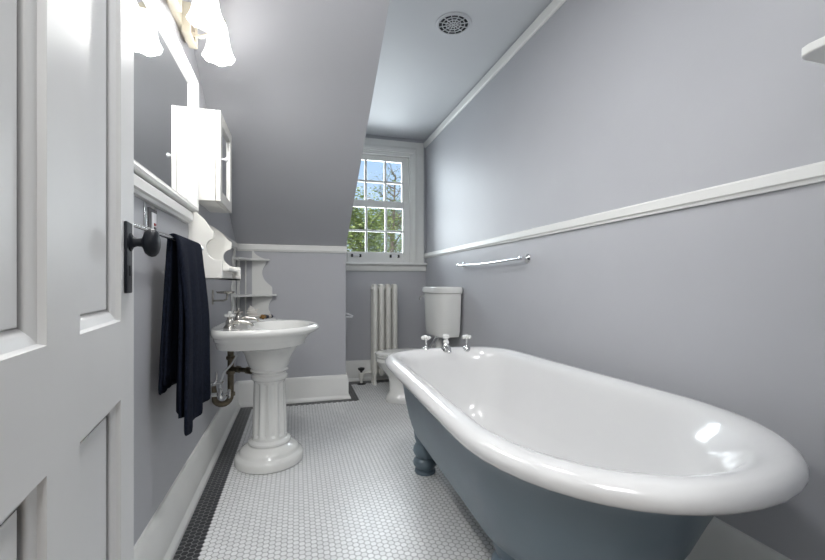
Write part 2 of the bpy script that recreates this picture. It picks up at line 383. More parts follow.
# ---- open door
def door():
    rot = Matrix.Translation((-.34, 1.0, 0)) @ Matrix.Rotation(math.atan2(-.9907, .136), 4, 'Z')
    bm = B(); Wd, t = .76, .036; z0, z1 = .012, 2.035
    sx = [-.006, .101, .325, .435, .655, Wd]; sz = [z0, .25, .775, .927, 1.915, z1]
    holes = {(1, 1), (3, 1), (1, 3), (3, 3)}
    for face, sgn in ((0.0, 1), (-t, -1)):
        for i in range(5):
            for j in range(5):
                a, b, c, d = sx[i], sx[i + 1], sz[j], sz[j + 1]
                if (i, j) in holes:
                    prev = None
                    for ins, dep in ((0, 0), (.003, .008), (.012, .011), (.024, .018), (.026, .019)):
                        y = face - sgn * dep
                        r = [bm.verts.new(p) for p in ((a + ins, y, c + ins), (b - ins, y, c + ins), (b - ins, y, d - ins), (a + ins, y, d - ins))]
                        if prev:
                            for k in range(4): bm.faces.new((prev[k], prev[(k + 1) % 4], r[(k + 1) % 4], r[k]))
                        prev = r
                    bm.faces.new(prev)
                else:
                    bm.faces.new([bm.verts.new(p) for p in ((a, face, c), (b, face, c), (b, face, d), (a, face, d))])
    for (x0, x1, za, zb) in ((-.006, 0, z0, z1), (Wd, Wd, z0, z1)):
        bm.faces.new([bm.verts.new(p) for p in ((x0, 0, za), (x0, -t, za), (x0, -t, zb), (x0, 0, zb))])
    for z in (z0, z1):
        bm.faces.new([bm.verts.new(p) for p in ((-.006, 0, z), (Wd, 0, z), (Wd, -t, z), (-.006, -t, z))])
    bmesh.ops.remove_doubles(bm, verts=bm.verts[:], dist=.0002)
    for v in bm.verts: v.co = rot @ v.co
    d = struct('door_1', bm, M['door'], angle=20, label='open white panelled door with a black knob at the left', cat='door')
    def local(bm):
        for v in bm.verts: v.co = rot @ v.co
        return bm
    for sgn, face in ((1, 0), (-1, -t)):
        bm = B(); y0, y1 = sorted((face, face + sgn * .006)); box(bm, .036, .080, y0, y1, .980, 1.124, .002)
        box(bm, .054, .062, *sorted((face + sgn * .005, face + sgn * .0072)), 1.015, 1.035)
        p = part('lock_plate', local(bm), M['iron'], d, label='black iron lock plate')
        bm = B(); ax = Matrix.Translation((.056, face, 1.084)) @ Matrix.Rotation(-sgn * PI / 2, 4, 'X')
        lathe(bm, [(.019, .004), (.019, .008), (.011, .012), (.0085, .018), (.009, .026), (.014, .029), (.023, .032), (.028, .038), (.0295, .044), (.028, .050), (.022, .055), (.012, .058), (0, .0585)], n=28, mtx=ax)
        part('door_knob', local(bm), M['iron'], d, label='black iron door knob')
    for z in (.28, 1.75):
        bm = B(); lathe(bm, [(.007, -.045), (.007, .045)], n=12, mtx=Matrix.Translation((Wd + .006, .004, z))); part('hinge', local(bm), M['iron'], d)
door()
bm = B()
box(bm, DX0 - .001, DX0 + .018, YF - T - .01, YF + .01, 0, DZ); box(bm, DX1 - .018, DX1 + .001, YF - T - .01, YF + .01, 0, DZ); box(bm, DX0, DX1, YF - T - .01, YF + .01, DZ - .018, DZ + .001)
struct('door_frame', bm, M['trim'])
bm = B(); box(bm, DX1, DX1 + .09, YF, YF + .02, 0, DZ + .09); box(bm, DX0 - .09, DX0, YF, YF + .02, 0, DZ + .09); box(bm, DX0, DX1, YF, YF + .02, DZ, DZ + .09)
struct('trim_6', bm, M['trim'])

# ------------------------------------------------------------------ bathtub
def tub_ring(z, ix, iyf, iyn, N=24, side=6):
    """plan outline of the tub inset on the sides (ix), at the tap end (iyf) and the sloping end (iyn)"""
    ya, yb = .99, 1.83; yn, yf = .519 + iyn, 2.185 - iyf
    aN, cN, aF, cF = .421 - ix, .8205, .382 - ix, .800
    pts = []
    ya_ = max(ya, yn + (.46 - iyn * .5 if iyn > .12 else .3))
    for i in range(N + 1):                                     # sloping end, from right to left
        t = PI * i / N; e = 2 / (2.15 if ix < .07 else 2.0)
        co, si = math.cos(t), math.sin(t)
        pts.append((cN + aN * math.copysign(abs(co) ** e, co), ya_ - (ya_ - yn) * abs(si) ** e, z))
    for i in range(1, side):
        f = i / side; pts.append((cN - aN + (cF - aF - cN + aN) * f, ya_ + (yb - ya_) * f, z))
    for i in range(N + 1):                                     # tap end, from left to right
        t = PI - PI * i / N; e = 2 / 2.9
        co, si = math.cos(t), math.sin(t)
        pts.append((cF + aF * math.copysign(abs(co) ** e, co), yb + (yf - yb) * abs(si) ** e, z))
    for i in range(1, side):
        f = i / side; pts.append((cF + aF + (cN + aN - cF - aF) * f, yb + (ya_ - yb) * f, z))
    return pts
tub = thing('bathtub', 'white clawfoot bathtub with blue-grey outside along the right wall', 'bathtub', (.81, 1.35, 0))
bm = B()
body = [(.594, .024, .024, .028), (.578, .050, .046, .055), (.555, .074, .066, .090), (.50, .086, .070, .135), (.42, .100, .072, .175), (.33, .120, .073, .215), (.27, .140, .074, .255), (.235, .156, .077, .29), (.214, .174, .084, .32), (.205, .200, .10, .36), (.202, .26, .18, .44)]
rings(bm, [tub_ring(*r) for r in body][::-1], True, False)
part('tub_body', bm, M['tubpaint'], tub, label='blue-grey painted outside of the tub')
bm = B()
c0, R_ = .603, .034
inner = [(.610, .082, .082, .092), (.592, .092, .091, .108), (.565, .100, .098, .130), (.51, .112, .105, .180), (.42, .130, .118, .235), (.34, .152, .128, .29), (.28, .180, .150, .35), (.252, .215, .19, .41), (.242, .26, .25, .48)]
seq = []
for a in range(0, 13):
    t = math.radians(-110 + a * 15.5)                          # -110 = underside, 90 = top
    seq.append((c0 + .029 * math.sin(t), .034 - .034 * math.cos(t),) * 1)
lip = [(z, o, o, o) for z, o in seq] + [(.6315, .048, .048, .048), (.628, .060, .060, .062), (.621, .072, .072, .078)]
rings(bm, [tub_ring(*r) for r in lip + inner], False, True)
part('tub_basin', bm, M['enamel'], tub, angle=60, label='glossy white enamel inside and rolled rim')
def foot(x, y):
    bm = B()
    lathe(bm, [(0, 0), (.052, 0), (.055, .006), (.055, .014), (.044, .022), (.050, .030), (.062, .044), (.064, .058), (.058, .070), (.047, .080), (.047, .086), (.058, .098), (.064, .116), (.062, .134), (.052, .150), (.047, .158), (.050, .166), (.056, .18), (.060, .215), (.060, .245)], x, y, 28)
    return bm
for x, y in ((.655, 2.02), (.645, 1.115), (.92, 2.005), (.985, 1.115)):
    part('tub_foot', foot(x, y), M['tubpaint'], tub, label='turned blue-grey tub foot')
def cross_handle(bm, c, size, ang, up=0):
    """four lobed porcelain handle"""
    for k in range(4):
        a = ang + k * PI / 2; d = Vector((math.cos(a), math.sin(a), 0))
        tube(bm, [Vector(c) + d * .0, Vector(c) + d * size * .45, Vector(c) + d * size * .75, Vector(c) + d * size * .95, Vector(c) + d * size], [size * .30, size * .26, size * .32, size * .26, size * .05], 10)
    lathe(bm, [(0, -size * .34), (size * .3, -size * .34), (size * .42, -.3 * size), (size * .42, size * .3), (size * .3, size * .42), (0, size * .46)], n=16, mtx=Matrix.Translation(c))
def tub_tap(x, y, ang):
    bm = B(); z = .622
    lathe(bm, [(0, z - .01), (.022, z - .01), (.022, z + .010), (.018, z + .015), (.008, z + .019), (.006, z + .024), (.006, z + .058), (.009, z + .062), (0, z + .062)], x, y, 20)
    p = part('tub_tap', bm, M['chrome'], tub, label='chrome tub tap')
    bm = B(); cross_handle(bm, (x, y, z + .070), .030, ang); part('cross_handle', bm, M['porc'], p, label='white porcelain cross handle')
tub_tap(.700, 2.146, .3); tub_tap(.935, 2.115, .25)
bm = B(); x, y, z = .815, 2.128, .622
lathe(bm, [(0, z - .01), (.030, z - .01), (.030, z + .006), (.026, z + .014), (.021, z + .026), (.017, z + .034), (.012, z + .040), (0, z + .04)], x, y, 22)
tube(bm, [(x, y - .005, z + .018), (x - .002, y - .03, z + .020), (x - .004, y - .055, z + .012), (x - .005, y - .066, z - .006)], [.014, .013, .012, .012], 12)
p = part('tub_spout', bm, M['chrome'], tub, label='chrome tub spout')
bm = B(); lathe(bm, [(0, z + .036), (.016, z + .038), (.017, z + .050), (.010, z + .056), (.011, z + .062), (.020, z + .068), (.021, z + .080), (.014, z + .088), (0, z + .090)], x, y, 18)
part('diverter_knob', bm, M['porc'], p, label='white porcelain diverter knob')

# ------------------------------------------------------------------ pedestal sink
def oval(z, cx, cy, xm, xp, yr, nb=2.0, nf=2.0, N=56):
    pts = []
    for i in range(N):
        a = 2 * PI * i / N; co, si = math.cos(a), math.sin(a)
        n = nb if co < 0 else nf; e = 2 / n
        pts.append((cx + (xm if co < 0 else xp) * math.copysign(abs(co) ** e, co), cy + yr * math.copysign(abs(si) ** e, si), z))
    return pts
SX, SY = -.146, 2.400
sink = thing('pedestal_sink', 'white porcelain pedestal sink with a fluted column against the left wall', 'sink', (SX, SY, 0))
bm = B()
K_ = .019
L_ = [(.500, -.165, .085, .085, .090, 2, 2), (.515, -.165, .105, .102, .110, 2, 2), (.525, -.165, .098, .095, .104, 2, 2), (.540, -.168, .108, .106, .112, 2, 2), (.575, -.170, .119, .119, .123, 2.05, 2),
      (.610, -.175, .124, .140, .130, 2.1, 2), (.638, -.185, .130, .170, .140, 2.2, 2), (.654, -.20, .150, .212, .175, 2.5, 2.05), (.664, -.21, .195, .258, .265, 3.4, 2.1), (.690, -.21, .198, .268, .280, 3.6, 2.1), (.698, -.21, .198, .275, .284, 3.6, 2.1),
      (.706, -.21, .203, .281, .290, 3.8, 2.1), (.722, -.21, .205, .302, .294, 3.8, 2.1), (.729, -.21, .209, .319, .300, 4.2, 2.1), (.738, -.21, .212, .332, .306, 4.2, 2.1), (.749, -.21, .213, .337, .308, 4.2, 2.1), (.761, -.21, .211, .331, .306, 4.2, 2.1), (.768, -.21, .207, .320, .300, 4.2, 2.1), (.7685, -.21, .202, .307, .292, 4, 2.1),
      (.766, -.21, .195, .292, .283, 4, 2.1)]
outer = [oval(z, cx + K_ * (z < .65), SY, a, b, c, n1, n2) for z, cx, a, b, c, n1, n2 in L_]
L2 = [(.764, -.112, .150, .186, .242, 2.3, 2.1), (.752, -.11, .145, .172, .232, 2.2, 2.1), (.73, -.105, .130, .150, .205, 2.2, 2), (.69, -.10, .105, .115, .160, 2, 2), (.655, -.10, .065, .065, .095, 2, 2), (.645, -.10, .025, .025, .028, 2, 2)]
rings(bm, outer + [oval(z, cx, SY, a, b, c, n1, n2) for z, cx, a, b, c, n1, n2 in L2], True, True)
part('sink_basin', bm, M['porc'], sink, angle=35)
bm = B()
def ped_ring(r, z, k=1.0, n=96, fl=0):
    return [(SX + r * k * math.cos(2 * PI * i / n) * (1 - fl * (.5 - .5 * math.cos(2 * PI * i / n * 12)) ** .6), SY + r * math.sin(2 * PI * i / n) * (1 - fl * (.5 - .5 * math.cos(2 * PI * i / n * 12)) ** .6), z) for i in range(n)]
P_ = [(.176, 0, 0), (.183, .006, 0), (.184, .040, 0), (.178, .051, 0), (.164, .058, 0), (.160, .062, 0), (.157, .072, 0), (.150, .083, 0), (.130, .095, 0), (.113, .102, 0), (.110, .107, 0), (.114, .114, 0), (.113, .123, 0), (.105, .129, 0),
      (.095, .134, 0), (.093, .142, 0), (.093, .150, .0), (.093, .162, .12), (.089, .30, .125), (.085, .440, .12), (.085, .452, .0), (.086, .458, 0), (.095, .464, 0), (.099, .472, 0), (.098, .484, 0), (.090, .492, 0), (.089, .500, 0), (.090, .504, 0)]
rings(bm, [ped_ring(r, z, 1.0, 128, f) for r, z, f in P_])
part('sink_pedestal', bm, M['porc'], sink, angle=35)
bm = B(); lathe(bm, [(0, .644), (.021, .645), (.023, .648), (.016, .649), (0, .646)], -.10, SY, 20); part('drain', bm, M['chrome'], sink, label='chrome drain')
def sink_tap(x, y, white):
    bm = B(); z = .765
    lathe(bm, [(0, z - .004), (.031, z - .004), (.031, z + .005), (.026, z + .012), (.020, z + .020), (.021, z + .034), (.017, z + .042), (.012, z + .049), (.013, z + .056), (0, z + .058)], x, y, 20)
    tube(bm, [(x, y, z + .026), (x + .04, y, z + .034), (x + .08, y - .002, z + .030), (x + .105, y - .003, z + .022), (x + .112, y - .003, z + .008)], [.013, .011, .010, .009, .009], 12)
    p = part('sink_tap', bm, M['nickel'], sink, label='nickel basin tap')
    bm = B(); cross_handle(bm, (x, y, z + .066), .026, .5)
    lathe(bm, [(0, z + .07), (.010, z + .07), (.012, z + .078), (.009, z + .088), (0, z + .090)], x, y, 14)
    part('tap_handle', bm, M['porc'] if white else M['nickel'], p, label='white porcelain tap handle' if white else 'nickel tap handle')
sink_tap(-.335, SY - .130, True); sink_tap(-.325, SY + .115, False)
bm = B(); z = .765
lathe(bm, [(0, z - .004), (.018, z - .004), (.016, z + .008), (.007, z + .016), (.005, z + .05), (.011, z + .060), (.012, z + .068), (.006, z + .078), (0, z + .079)], -.35, SY, 16)
part('plug_lift_knob', bm, M['nickel'], sink, label='nickel plug lift knob')

# ------------------------------------------------------------------ pipes under the sink
trap = thing('drain_pipe', 'aged brass drain pipe with a U-bend under the sink', 'pipe', (-.37, 2.56, 0))
bm = B(); tx, ty = -.375, 2.575
tube(bm, [(tx, ty, .67), (tx, ty, .34)] + [(tx - .043 + .043 * math.cos(-a), ty - .02 * (a / PI), .335 + .045 * math.sin(-a)) for a in [PI * i / 10 for i in range(11)]] + [(tx - .086, ty - .02, .36), (XL + .003, ty - .02, .40)], .0175, 14)
part('trap_tube', bm, M['brass'], trap)
for z in (.345, .475, .56):
    bm = B(); lathe(bm, [(.0175, z - .012), (.025, z - .010), (.025, z + .008), (.0175, z + .012)], tx, ty, 10); part('pipe_nut', bm, M['brass'], trap)
bm = B(); tube(bm, [(tx, ty - .005, .497), (-.30, 2.50, .498), (-.222, 2.44, .499)], .0135, 12); part('side_arm', bm, M['brass'], trap)
bm = B(); tube(bm, [(-.275, 2.481, .498), (-.250, 2.462, .4985)], .021, 8); tube(bm, [(-.335, 2.534, .497), (-.320, 2.520, .4975)], .020, 8); part('pipe_nut', bm, M['brass'], trap)
valve = thing('water_shutoff_valve', 'chrome shutoff valve with a pale curved supply tube under the sink', 'valve', (-.44, 2.40, .38))
bm = B(); vx, vy, vz = -.405, 2.42, .385
lathe(bm, [(.030, 0), (.030, .004), (.012, .010), (.011, .05), (.0, .05)], n=20, mtx=Matrix.Translation((XL, vy, vz)) @ Matrix.Rotation(PI / 2, 4, 'Y'))
lathe(bm, [(0, -.022), (.015, -.022), (.017, -.01), (.015, .012), (.010, .022), (.010, .036), (0, .036)], n=16, mtx=Matrix.Translation((vx, vy, vz)))
part('valve_body', bm, M['chrome'], valve)
bm = B(); lathe(bm, [(0, -.005), (.018, -.006), (.026, -.004), (.026, .004), (.018, .006), (0, .007)], n=8, mtx=Matrix.Translation((vx + .045, vy, vz)) @ Matrix.Rotation(PI / 2, 4, 'Y')); tube(bm, [(vx, vy, vz), (vx + .045, vy, vz)], .006, 8)
part('valve_handle', bm, M['chrome'], valve)
bm = B(); tube(bm, [(vx, vy, vz + .03), (vx + .003, vy, vz + .07), (vx + .018, vy + .005, vz + .12), (vx + .055, vy + .01, vz + .16), (vx + .085, vy + .01, vz + .21), (vx + .105, vy + .005, vz + .262), (vx + .115, vy, vz + .282)], .0055, 10); part('supply_tube', bm, M['clear'], valve, label='pale flexible supply tube')
valve2 = thing('stop_tap', 'small chrome stop tap with a bent riser beside the wall pipe', 'valve', (XL + .03, 2.53, .45))
bm = B(); lathe(bm, [(.024, 0), (.022, .005), (.010, .008), (.010, .03), (0, .03)], n=18, mtx=Matrix.Translation((XL, 2.36, .46)) @ Matrix.Rotation(PI / 2, 4, 'Y'))
tube(bm, [(XL + .025, 2.36, .46), (XL + .045, 2.36, .462), (XL + .055, 2.362, .475), (XL + .055, 2.365, .52)], .007, 10)
part('valve_body', bm, M['chrome'], valve2)
bm = B(); tube(bm, [(XL + .045, 2.36, .462), (XL + .085, 2.36, .462)], .005, 8); tube(bm, [(XL + .085, 2.335, .462), (XL + .085, 2.385, .462)], .006, 8); part('valve_handle', bm, M['chrome'], valve2)

# ------------------------------------------------------------------ toilet
TY = 3.315
toilet = thing('toilet', 'white two-piece toilet with the lid down against the right wall', 'toilet', (.95, TY, 0))
bm = B()
def rrect(x0, x1, y0, y1, z, r, N=8):
    p = []
    for cx, cy, a0 in ((x1 - r, y1 - r, 0), (x0 + r, y1 - r, 90), (x0 + r, y0 + r, 180), (x1 - r, y0 + r, 270)):
        for i in range(N + 1):
            a = math.radians(a0 + 90 * i / N); p.append((cx + r * math.cos(a), cy + r * math.sin(a), z))
    return p
def tank(z, k): return oval(z, 1.27, TY, .172 + k, .055 + min(k, .002), .247 + k, 3.2, 10, N=72)
rings(bm, [tank(.545, -.035), tank(.552, -.022), tank(.60, -.014), tank(.914, -.004)])
part('toilet_tank', bm, M['porc'], toilet, angle=35)
bm = B()
rings(bm, [tank(.912, .002), tank(.919, .010), tank(.958, .010), tank(.967, .004), tank(.971, -.015)])
part('tank_lid', bm, M['porc'], toilet, angle=35)
bm = B(); lathe(bm, [(.013, 0), (.013, .008), (.006, .012), (.006, .022), (0, .022)], n=14, mtx=Matrix.Translation((1.128, TY + .165, .885)) @ Matrix.Rotation(-PI / 2, 4, 'Y'))
tube(bm, [(1.102, TY + .165, .885), (1.098, TY + .185, .878), (1.098, TY + .225, .870), (1.098, TY + .235, .845)], [.006, .006, .007, .009], 10)
part('flush_lever', bm, M['chrome'], toilet, label='chrome flush lever')
bm = B()                                                       # bowl: oval, foot narrower, flaring up
bl = [(0, .92, .190, .23, .130), (.012, .92, .195, .235, .135), (.048, .92, .187, .23, .127), (.064, .92, .172, .22, .112), (.085, .92, .162, .21, .100), (.16, .92, .162, .21, .097), (.21, .92, .175, .215, .108), (.26, .91, .205, .22, .135), (.305, .905, .240, .24, .160), (.337, .905, .255, .245, .172), (.343, .905, .262, .247, .178), (.369, .905, .264, .248, .180), (.375, .905, .258, .245, .176)]
rings(bm, [oval(z, cx, TY, a, b, c, 2.05, 2.5) for z, cx, a, b, c in bl])
part('toilet_bowl', bm, M['porc'], toilet, angle=35)
bm = B(); box(bm, 1.09, 1.30, TY - .10, TY + .10, .355, .381, .01); tube(bm, [(1.20, TY, .40), (1.20, TY, .55)], .030, 14); part('tank_outlet', bm, M['porc'], toilet)
bm = B(); tube(bm, [(1.12, TY - .02, .395), (1.125, TY - .03, .45), (1.15, TY - .04, .50), (1.17, TY - .05, .55)], .016, 12); lathe(bm, [(.022, .525), (.026, .53), (.026, .548), (.02, .55)], 1.17, TY - .05, 10); part('flush_elbow', bm, M['chrome'], toilet, label='chrome flush elbow under the tank')
bm = B(); rings(bm, [oval(.379, .895, TY, .250, .20, .178, 2.05, 3), oval(.381, .895, TY, .256, .205, .184, 2.05, 3), oval(.395, .895, TY, .256, .205, .184, 2.05, 3), oval(.398, .895, TY, .250, .20, .178, 2.05, 3)]); part('toilet_seat', bm, M['porc'], toilet)
bm = B(); rings(bm, [oval(.401, .892, TY, .250, .20, .178, 2.05, 3), oval(.403, .892, TY, .258, .205, .186, 2.05, 3), oval(.413, .892, TY, .256, .205, .184, 2.05, 3), oval(.420, .892, TY, .235, .19, .165, 2.05, 3), oval(.422, .892, TY, .12, .10, .08, 2.05, 3)]); part('toilet_lid', bm, M['porc'], toilet)
for dy in (-.07, .07):
    bm = B(); lathe(bm, [(0, .375), (.016, .375), (.016, .415), (.010, .423), (0, .424)], 1.105, TY + dy, 12); part('seat_hinge', bm, M['porc'], toilet)

# ------------------------------------------------------------------ radiator
rad = thing('radiator', 'tall narrow cream cast iron radiator under the window', 'radiator', (.85, 3.93, 0))
def rad_section(x0, w, first):
    bm = B(); yA, yB_ = 3.868, 4.008; z0, z1 = .085, .992; xm = x0 + w / 2
    for yc in (yA + .026, yB_ - .026):
        prof = []
        tube(bm, [(xm, yc, z0 + .03), (xm, yc, z1 - .03)], 1, 4) if False else None
        rs = []
        for z, k in ((z0 + .004, .55), (z0 + .02, .9), (z0 + .05, 1), (z1 - .05, 1), (z1 - .02, .92), (z1 - .005, .6), (z1, .25)):
            rs.append([(xm + w * .43 * k * math.copysign(abs(math.cos(a)) ** .9, math.cos(a)), yc + .028 * k * math.copysign(abs(math.sin(a)) ** .9, math.sin(a)), z) for a in [2 * PI * i / 32 for i in range(32)]])
        rings(bm, rs)
    for z, dz in ((z0 + .035, .05), (z1 - .04, .06)):           # hubs joining the columns and the next section
        box(bm, xm - w * .36, xm + w * .36, yA + .02, yB_ - .02, z - dz / 2, z + dz / 2, .008)
        tube(bm, [(x0 - .003, 3.938, z), (x0 + w + .003, 3.938, z)], .020, 14)
    return bm
xs = [.712 + .0670 * i for i in range(4)]
for i, x in enumerate(xs): part('radiator_section', rad_section(x, .062, i == 0), M['rad'], rad, angle=45)
for x in (xs[0], xs[3]):
    for y in (3.885, 3.992):
        bm = B(); lathe(bm, [(0, 0), (.021, 0), (.023, .008), (.018, .018), (.013, .035), (.014, .07), (.020, .125)], x + .031, y, 14); part('radiator_leg', bm, M['rad'], rad)
bm = B(); tube(bm, [(xs[0] + .004, 3.938, .12), (.69, 3.938, .12)], .020, 14); tube(bm, [(.69, 3.938, .12), (.66, 3.945, .115), (.625, 3.955, .095)], .014, 12)
lathe(bm, [(.022, .055), (.026, .07), (.024, .10), (.016, .115)], .617, 3.957, 14); tube(bm, [(.617, 3.957, 0), (.617, 3.957, .07)], .014, 12)
v = part('radiator_valve', bm, M['rad'], rad)
bm = B(); lathe(bm, [(.012, .11), (.012, .125), (.028, .140), (.034, .150), (.033, .158), (.012, .164), (0, .164)], .617, 3.957, 16); part('valve_handle', bm, M['black'], v, label='black valve handle')
bm = B(); lathe(bm, [(.045, 0), (.045, .004), (.020, .010), (.0145, .012)], .617, 3.957, 18); part('floor_plate', bm, M['black'], v, label='dark floor plate of the valve pipe')
bm = B(); tube(bm, [(xs[3] + .058, 3.938, .10), (1.02, 3.938, .085)], .016, 12); part('return_pipe', bm, M['rad'], rad)

# ------------------------------------------------------------------ paper holder on the side of the recess
ph = thing('paper_holder', 'small white wire holder on the side wall of the window recess', 'holder', (XC, 3.80, .69))
bm = B(); lathe(bm, [(0, 0), (.022, 0), (.022, .005), (.012, .009), (0, .009)], n=16, mtx=Matrix.Translation((XC, 3.80, .695)) @ Matrix.Rotation(PI / 2, 4, 'Y')); part('wall_plate', bm, M['white'], ph)
bm = B(); tube(bm, [(XC + .005, 3.80, .718), (XC + .055, 3.80, .710), (XC + .100, 3.80, .686), (XC + .095, 3.80, .680), (XC + .005, 3.80, .680)], .008, 8); part('wire_arm', bm, M['white'], ph)

# ------------------------------------------------------------------ towel bars and towel
def flange(bm, p, nx, r=.026, l=.055):
    m = Matrix.Translation(p) @ Matrix.Rotation(nx * PI / 2, 4, 'Y')
    lathe(bm, [(0, 0), (r, 0), (r, .005), (r * .75, .011), (r * .45, .016), (.0105, .022), (.0105, l - .01), (.012, l - .006), (.012, l + .008), (0, l + .011)], n=18, mtx=m)
tb = thing('towel_bar', 'chrome towel bar on the right wall above the bathtub', 'towel bar', (XR, 2.6, 1.15))
for y in (2.118, 3.075):
    bm = B(); flange(bm, (XR, y, 1.150), -1, .030, .05); part('bar_bracket', bm, M['chrome'], tb)
bm = B(); tube(bm, [(XR - .05, 2.095 + (3.10 - 2.095) * t, 1.150 - .010 * math.sin(PI * t)) for t in [i / 16 for i in range(17)]], .0085, 12); part('rail', bm, M['chrome'], tb)
tb2 = thing('towel_bar', 'chrome towel bar holding the navy towel behind the door knob', 'towel bar', (XL, 1.5, 1.15))
BXW, BZ = -.400, 1.152
for y in (1.12, 1.925):
    bm = B(); flange(bm, (XL, y, BZ), 1, .018, BXW - XL); part('bar_bracket', bm, M['chrome'], tb2)
bm = B(); tube(bm, [(BXW, 1.10, BZ - .003), (BXW, 1.93, BZ)], .0075, 12); part('rail', bm, M['chrome'], tb2)

def towel_sheet(bm, rbar, xb, xf, zb, zf, y0, y1, nu=34, nv=26, th=.010, ph0=0.0):
    def path(u, v):
        """u 0..1: back hem -> bar -> front hem, v 0..1 along the bar"""
        y = y0 + (y1 - y0) * v
        if u < .38:
            t = u / .38; x = xb + (BXW - rbar - xb) * t ** 1.6; z = zb + (BZ - zb) * t; hang = 1 - t; front = 0
        elif u < .5:
            t = (u - .38) / .12; a = PI - PI * t; x = BXW + rbar * math.cos(a); z = BZ + rbar * math.sin(a); hang = 0; front = 0
        else:
            t = (u - .5) / .5; hz = zf + .05 * max(0, v - .45) - .02 * math.exp(-((v - .12) / .16) ** 2)
            x = BXW + rbar + (xf - BXW - rbar) * min(1, t * 2.2) ** .7; z = BZ + (hz - BZ) * t; hang = t; front = 1
        x += .013 * hang ** .6 * math.sin(v * 17 + ph0) * (1 if front else .25) + .006 * hang * math.sin(v * 37 + 2 * hang + ph0)
        y += (.012 * math.sin(5 * hang + ph0) + (v - .3) * .055 * hang) * (1 if front else .3) - (0 if front else .01 * hang)
        return Vector((x, y, z))
    g = [[path(i / nu, j / nv) for j in range(nv + 1)] for i in range(nu + 1)]
    vs = [[bm.verts.new(p) for p in r] for r in g]
    for i in range(nu):
        for j in range(nv): bm.faces.new((vs[i][j], vs[i + 1][j], vs[i + 1][j + 1], vs[i][j + 1]))
    bmesh.ops.recalc_face_normals(bm, faces=bm.faces[:])
    return bm
bm = B(); towel_sheet(bm, .019, -.443, -.356, .625, .500, 1.515, 1.855)
towel = link('hand_towel', bm, M['navy']); tag(towel, 'navy blue towel hanging on the bar at the left', 'towel')
md = towel.modifiers.new('thickness', 'SOLIDIFY'); md.thickness = .012; md.offset = -1
md = towel.modifiers.new('smooth', 'SUBSURF'); md.levels = 1; md.render_levels = 1
bm = B(); towel_sheet(bm, .0095, -.425, -.385, .66, .56, 1.522, 1.848, ph0=.6)
tf = link('inner_fold', bm, M['navy'], None); tf.parent = towel
md = tf.modifiers.new('thickness', 'SOLIDIFY'); md.thickness = .009; md.offset = 0

# ------------------------------------------------------------------ wall outlet
out = thing('wall_outlet', 'dark plated wall outlet with red and black buttons under the chair rail', 'outlet', (XL, 1.53, 1.19))
bm = B(); box(bm, XL, XL + .005, 1.468, 1.578, 1.125, 1.262, .002); part('cover_plate', bm, M['chrome'], out)
bm = B(); box(bm, XL + .004, XL + .0085, 1.492, 1.573, 1.133, 1.250, .002); part('inner_plate', bm, M['bronze'], out, label='dark bronze inner plate')
bm = B(); box(bm, XL + .008, XL + .012, 1.516, 1.556, 1.148, 1.236, .0015); f = part('receptacle', bm, M['white'], out, label='white outlet insert')
bm = B(); box(bm, XL + .011, XL + .0145, 1.528, 1.544, 1.193, 1.201); part('reset_button', bm, M['red'], f, label='red button')
bm = B(); box(bm, XL + .011, XL + .0145, 1.528, 1.544, 1.180, 1.188); part('test_button', bm, M['black'], f, label='black button')

# ------------------------------------------------------------------ mirror
MY0, MY1, MZ0, MZ1, MX = 1.20, 2.092, 1.327, 1.950, -.441
mir = thing('wall_mirror', 'white framed rectangular mirror on the left wall above the towel', 'mirror', (XL, 1.6, MZ0))
bm = B(); fw = .038
def mframe(bm):
    prof = [(0, XL + .002), (0, MX - .012), (.004, MX - .003), (.012, MX), (.020, MX - .004), (.026, MX - .004), (.031, MX - .012), (fw, MX - .022), (fw, XL + .002)]
    rs = []
    for o, x in prof: rs.append([(x, MY0 + o, MZ0 + o), (x, MY1 - o, MZ0 + o), (x, MY1 - o, MZ1 - o), (x, MY0 + o, MZ1 - o)])
    rings(bm, rs, False, False)
mframe(bm); part('mirror_frame', bm, M['trim'], mir, angle=25)
bm = B(); box(bm, XL + .001, XL + .0065, MY0 + .034, MY1 - .034, MZ0 + .034, MZ1 - .034); part('mirror_glass', bm, M['mirror'], mir, label='reflecting mirror glass')

# ------------------------------------------------------------------ wall cabinet
KY0, KY1, KZ0, KZ1, KX = 2.142, 2.500, 1.402, 1.846, -.358
cab = thing('wall_cabinet', 'small white wall cabinet with a glazed door beyond the mirror', 'cabinet', (XL, 2.32, KZ0))
bm = B(); box(bm, XL, KX - .022, KY0, KY1, KZ0, KZ1); part('cabinet_body', bm, M['shelf'], cab, bev=.002)
bm = B(); s = .055; x0, x1 = KX - .0205, KX
box(bm, x0, x1, KY0, KY0 + s, KZ0, KZ1); box(bm, x0, x1, KY1 - s, KY1, KZ0, KZ1); box(bm, x0, x1, KY0 + s, KY1 - s, KZ0, KZ0 + s); box(bm, x0, x1, KY0 + s, KY1 - s, KZ1 - s, KZ1)
d = part('cabinet_door', bm, M['shelf'], cab, bev=.002)
bm = B(); box(bm, x0 + .006, x0 + .010, KY0 + s - .004, KY1 - s + .004, KZ0 + s - .004, KZ1 - s + .004); part('door_glass', bm, M['mirror'], d, label='mirrored door glass')
bm = B(); lathe(bm, [(.005, 0), (.004, .012), (.010, .018), (.011, .024), (.006, .029), (0, .030)], n=14, mtx=Matrix.Translation((KX, KY0 + .03, 1.615)) @ Matrix.Rotation(PI / 2, 4, 'Y')); part('door_knob', bm, M['white'], d)

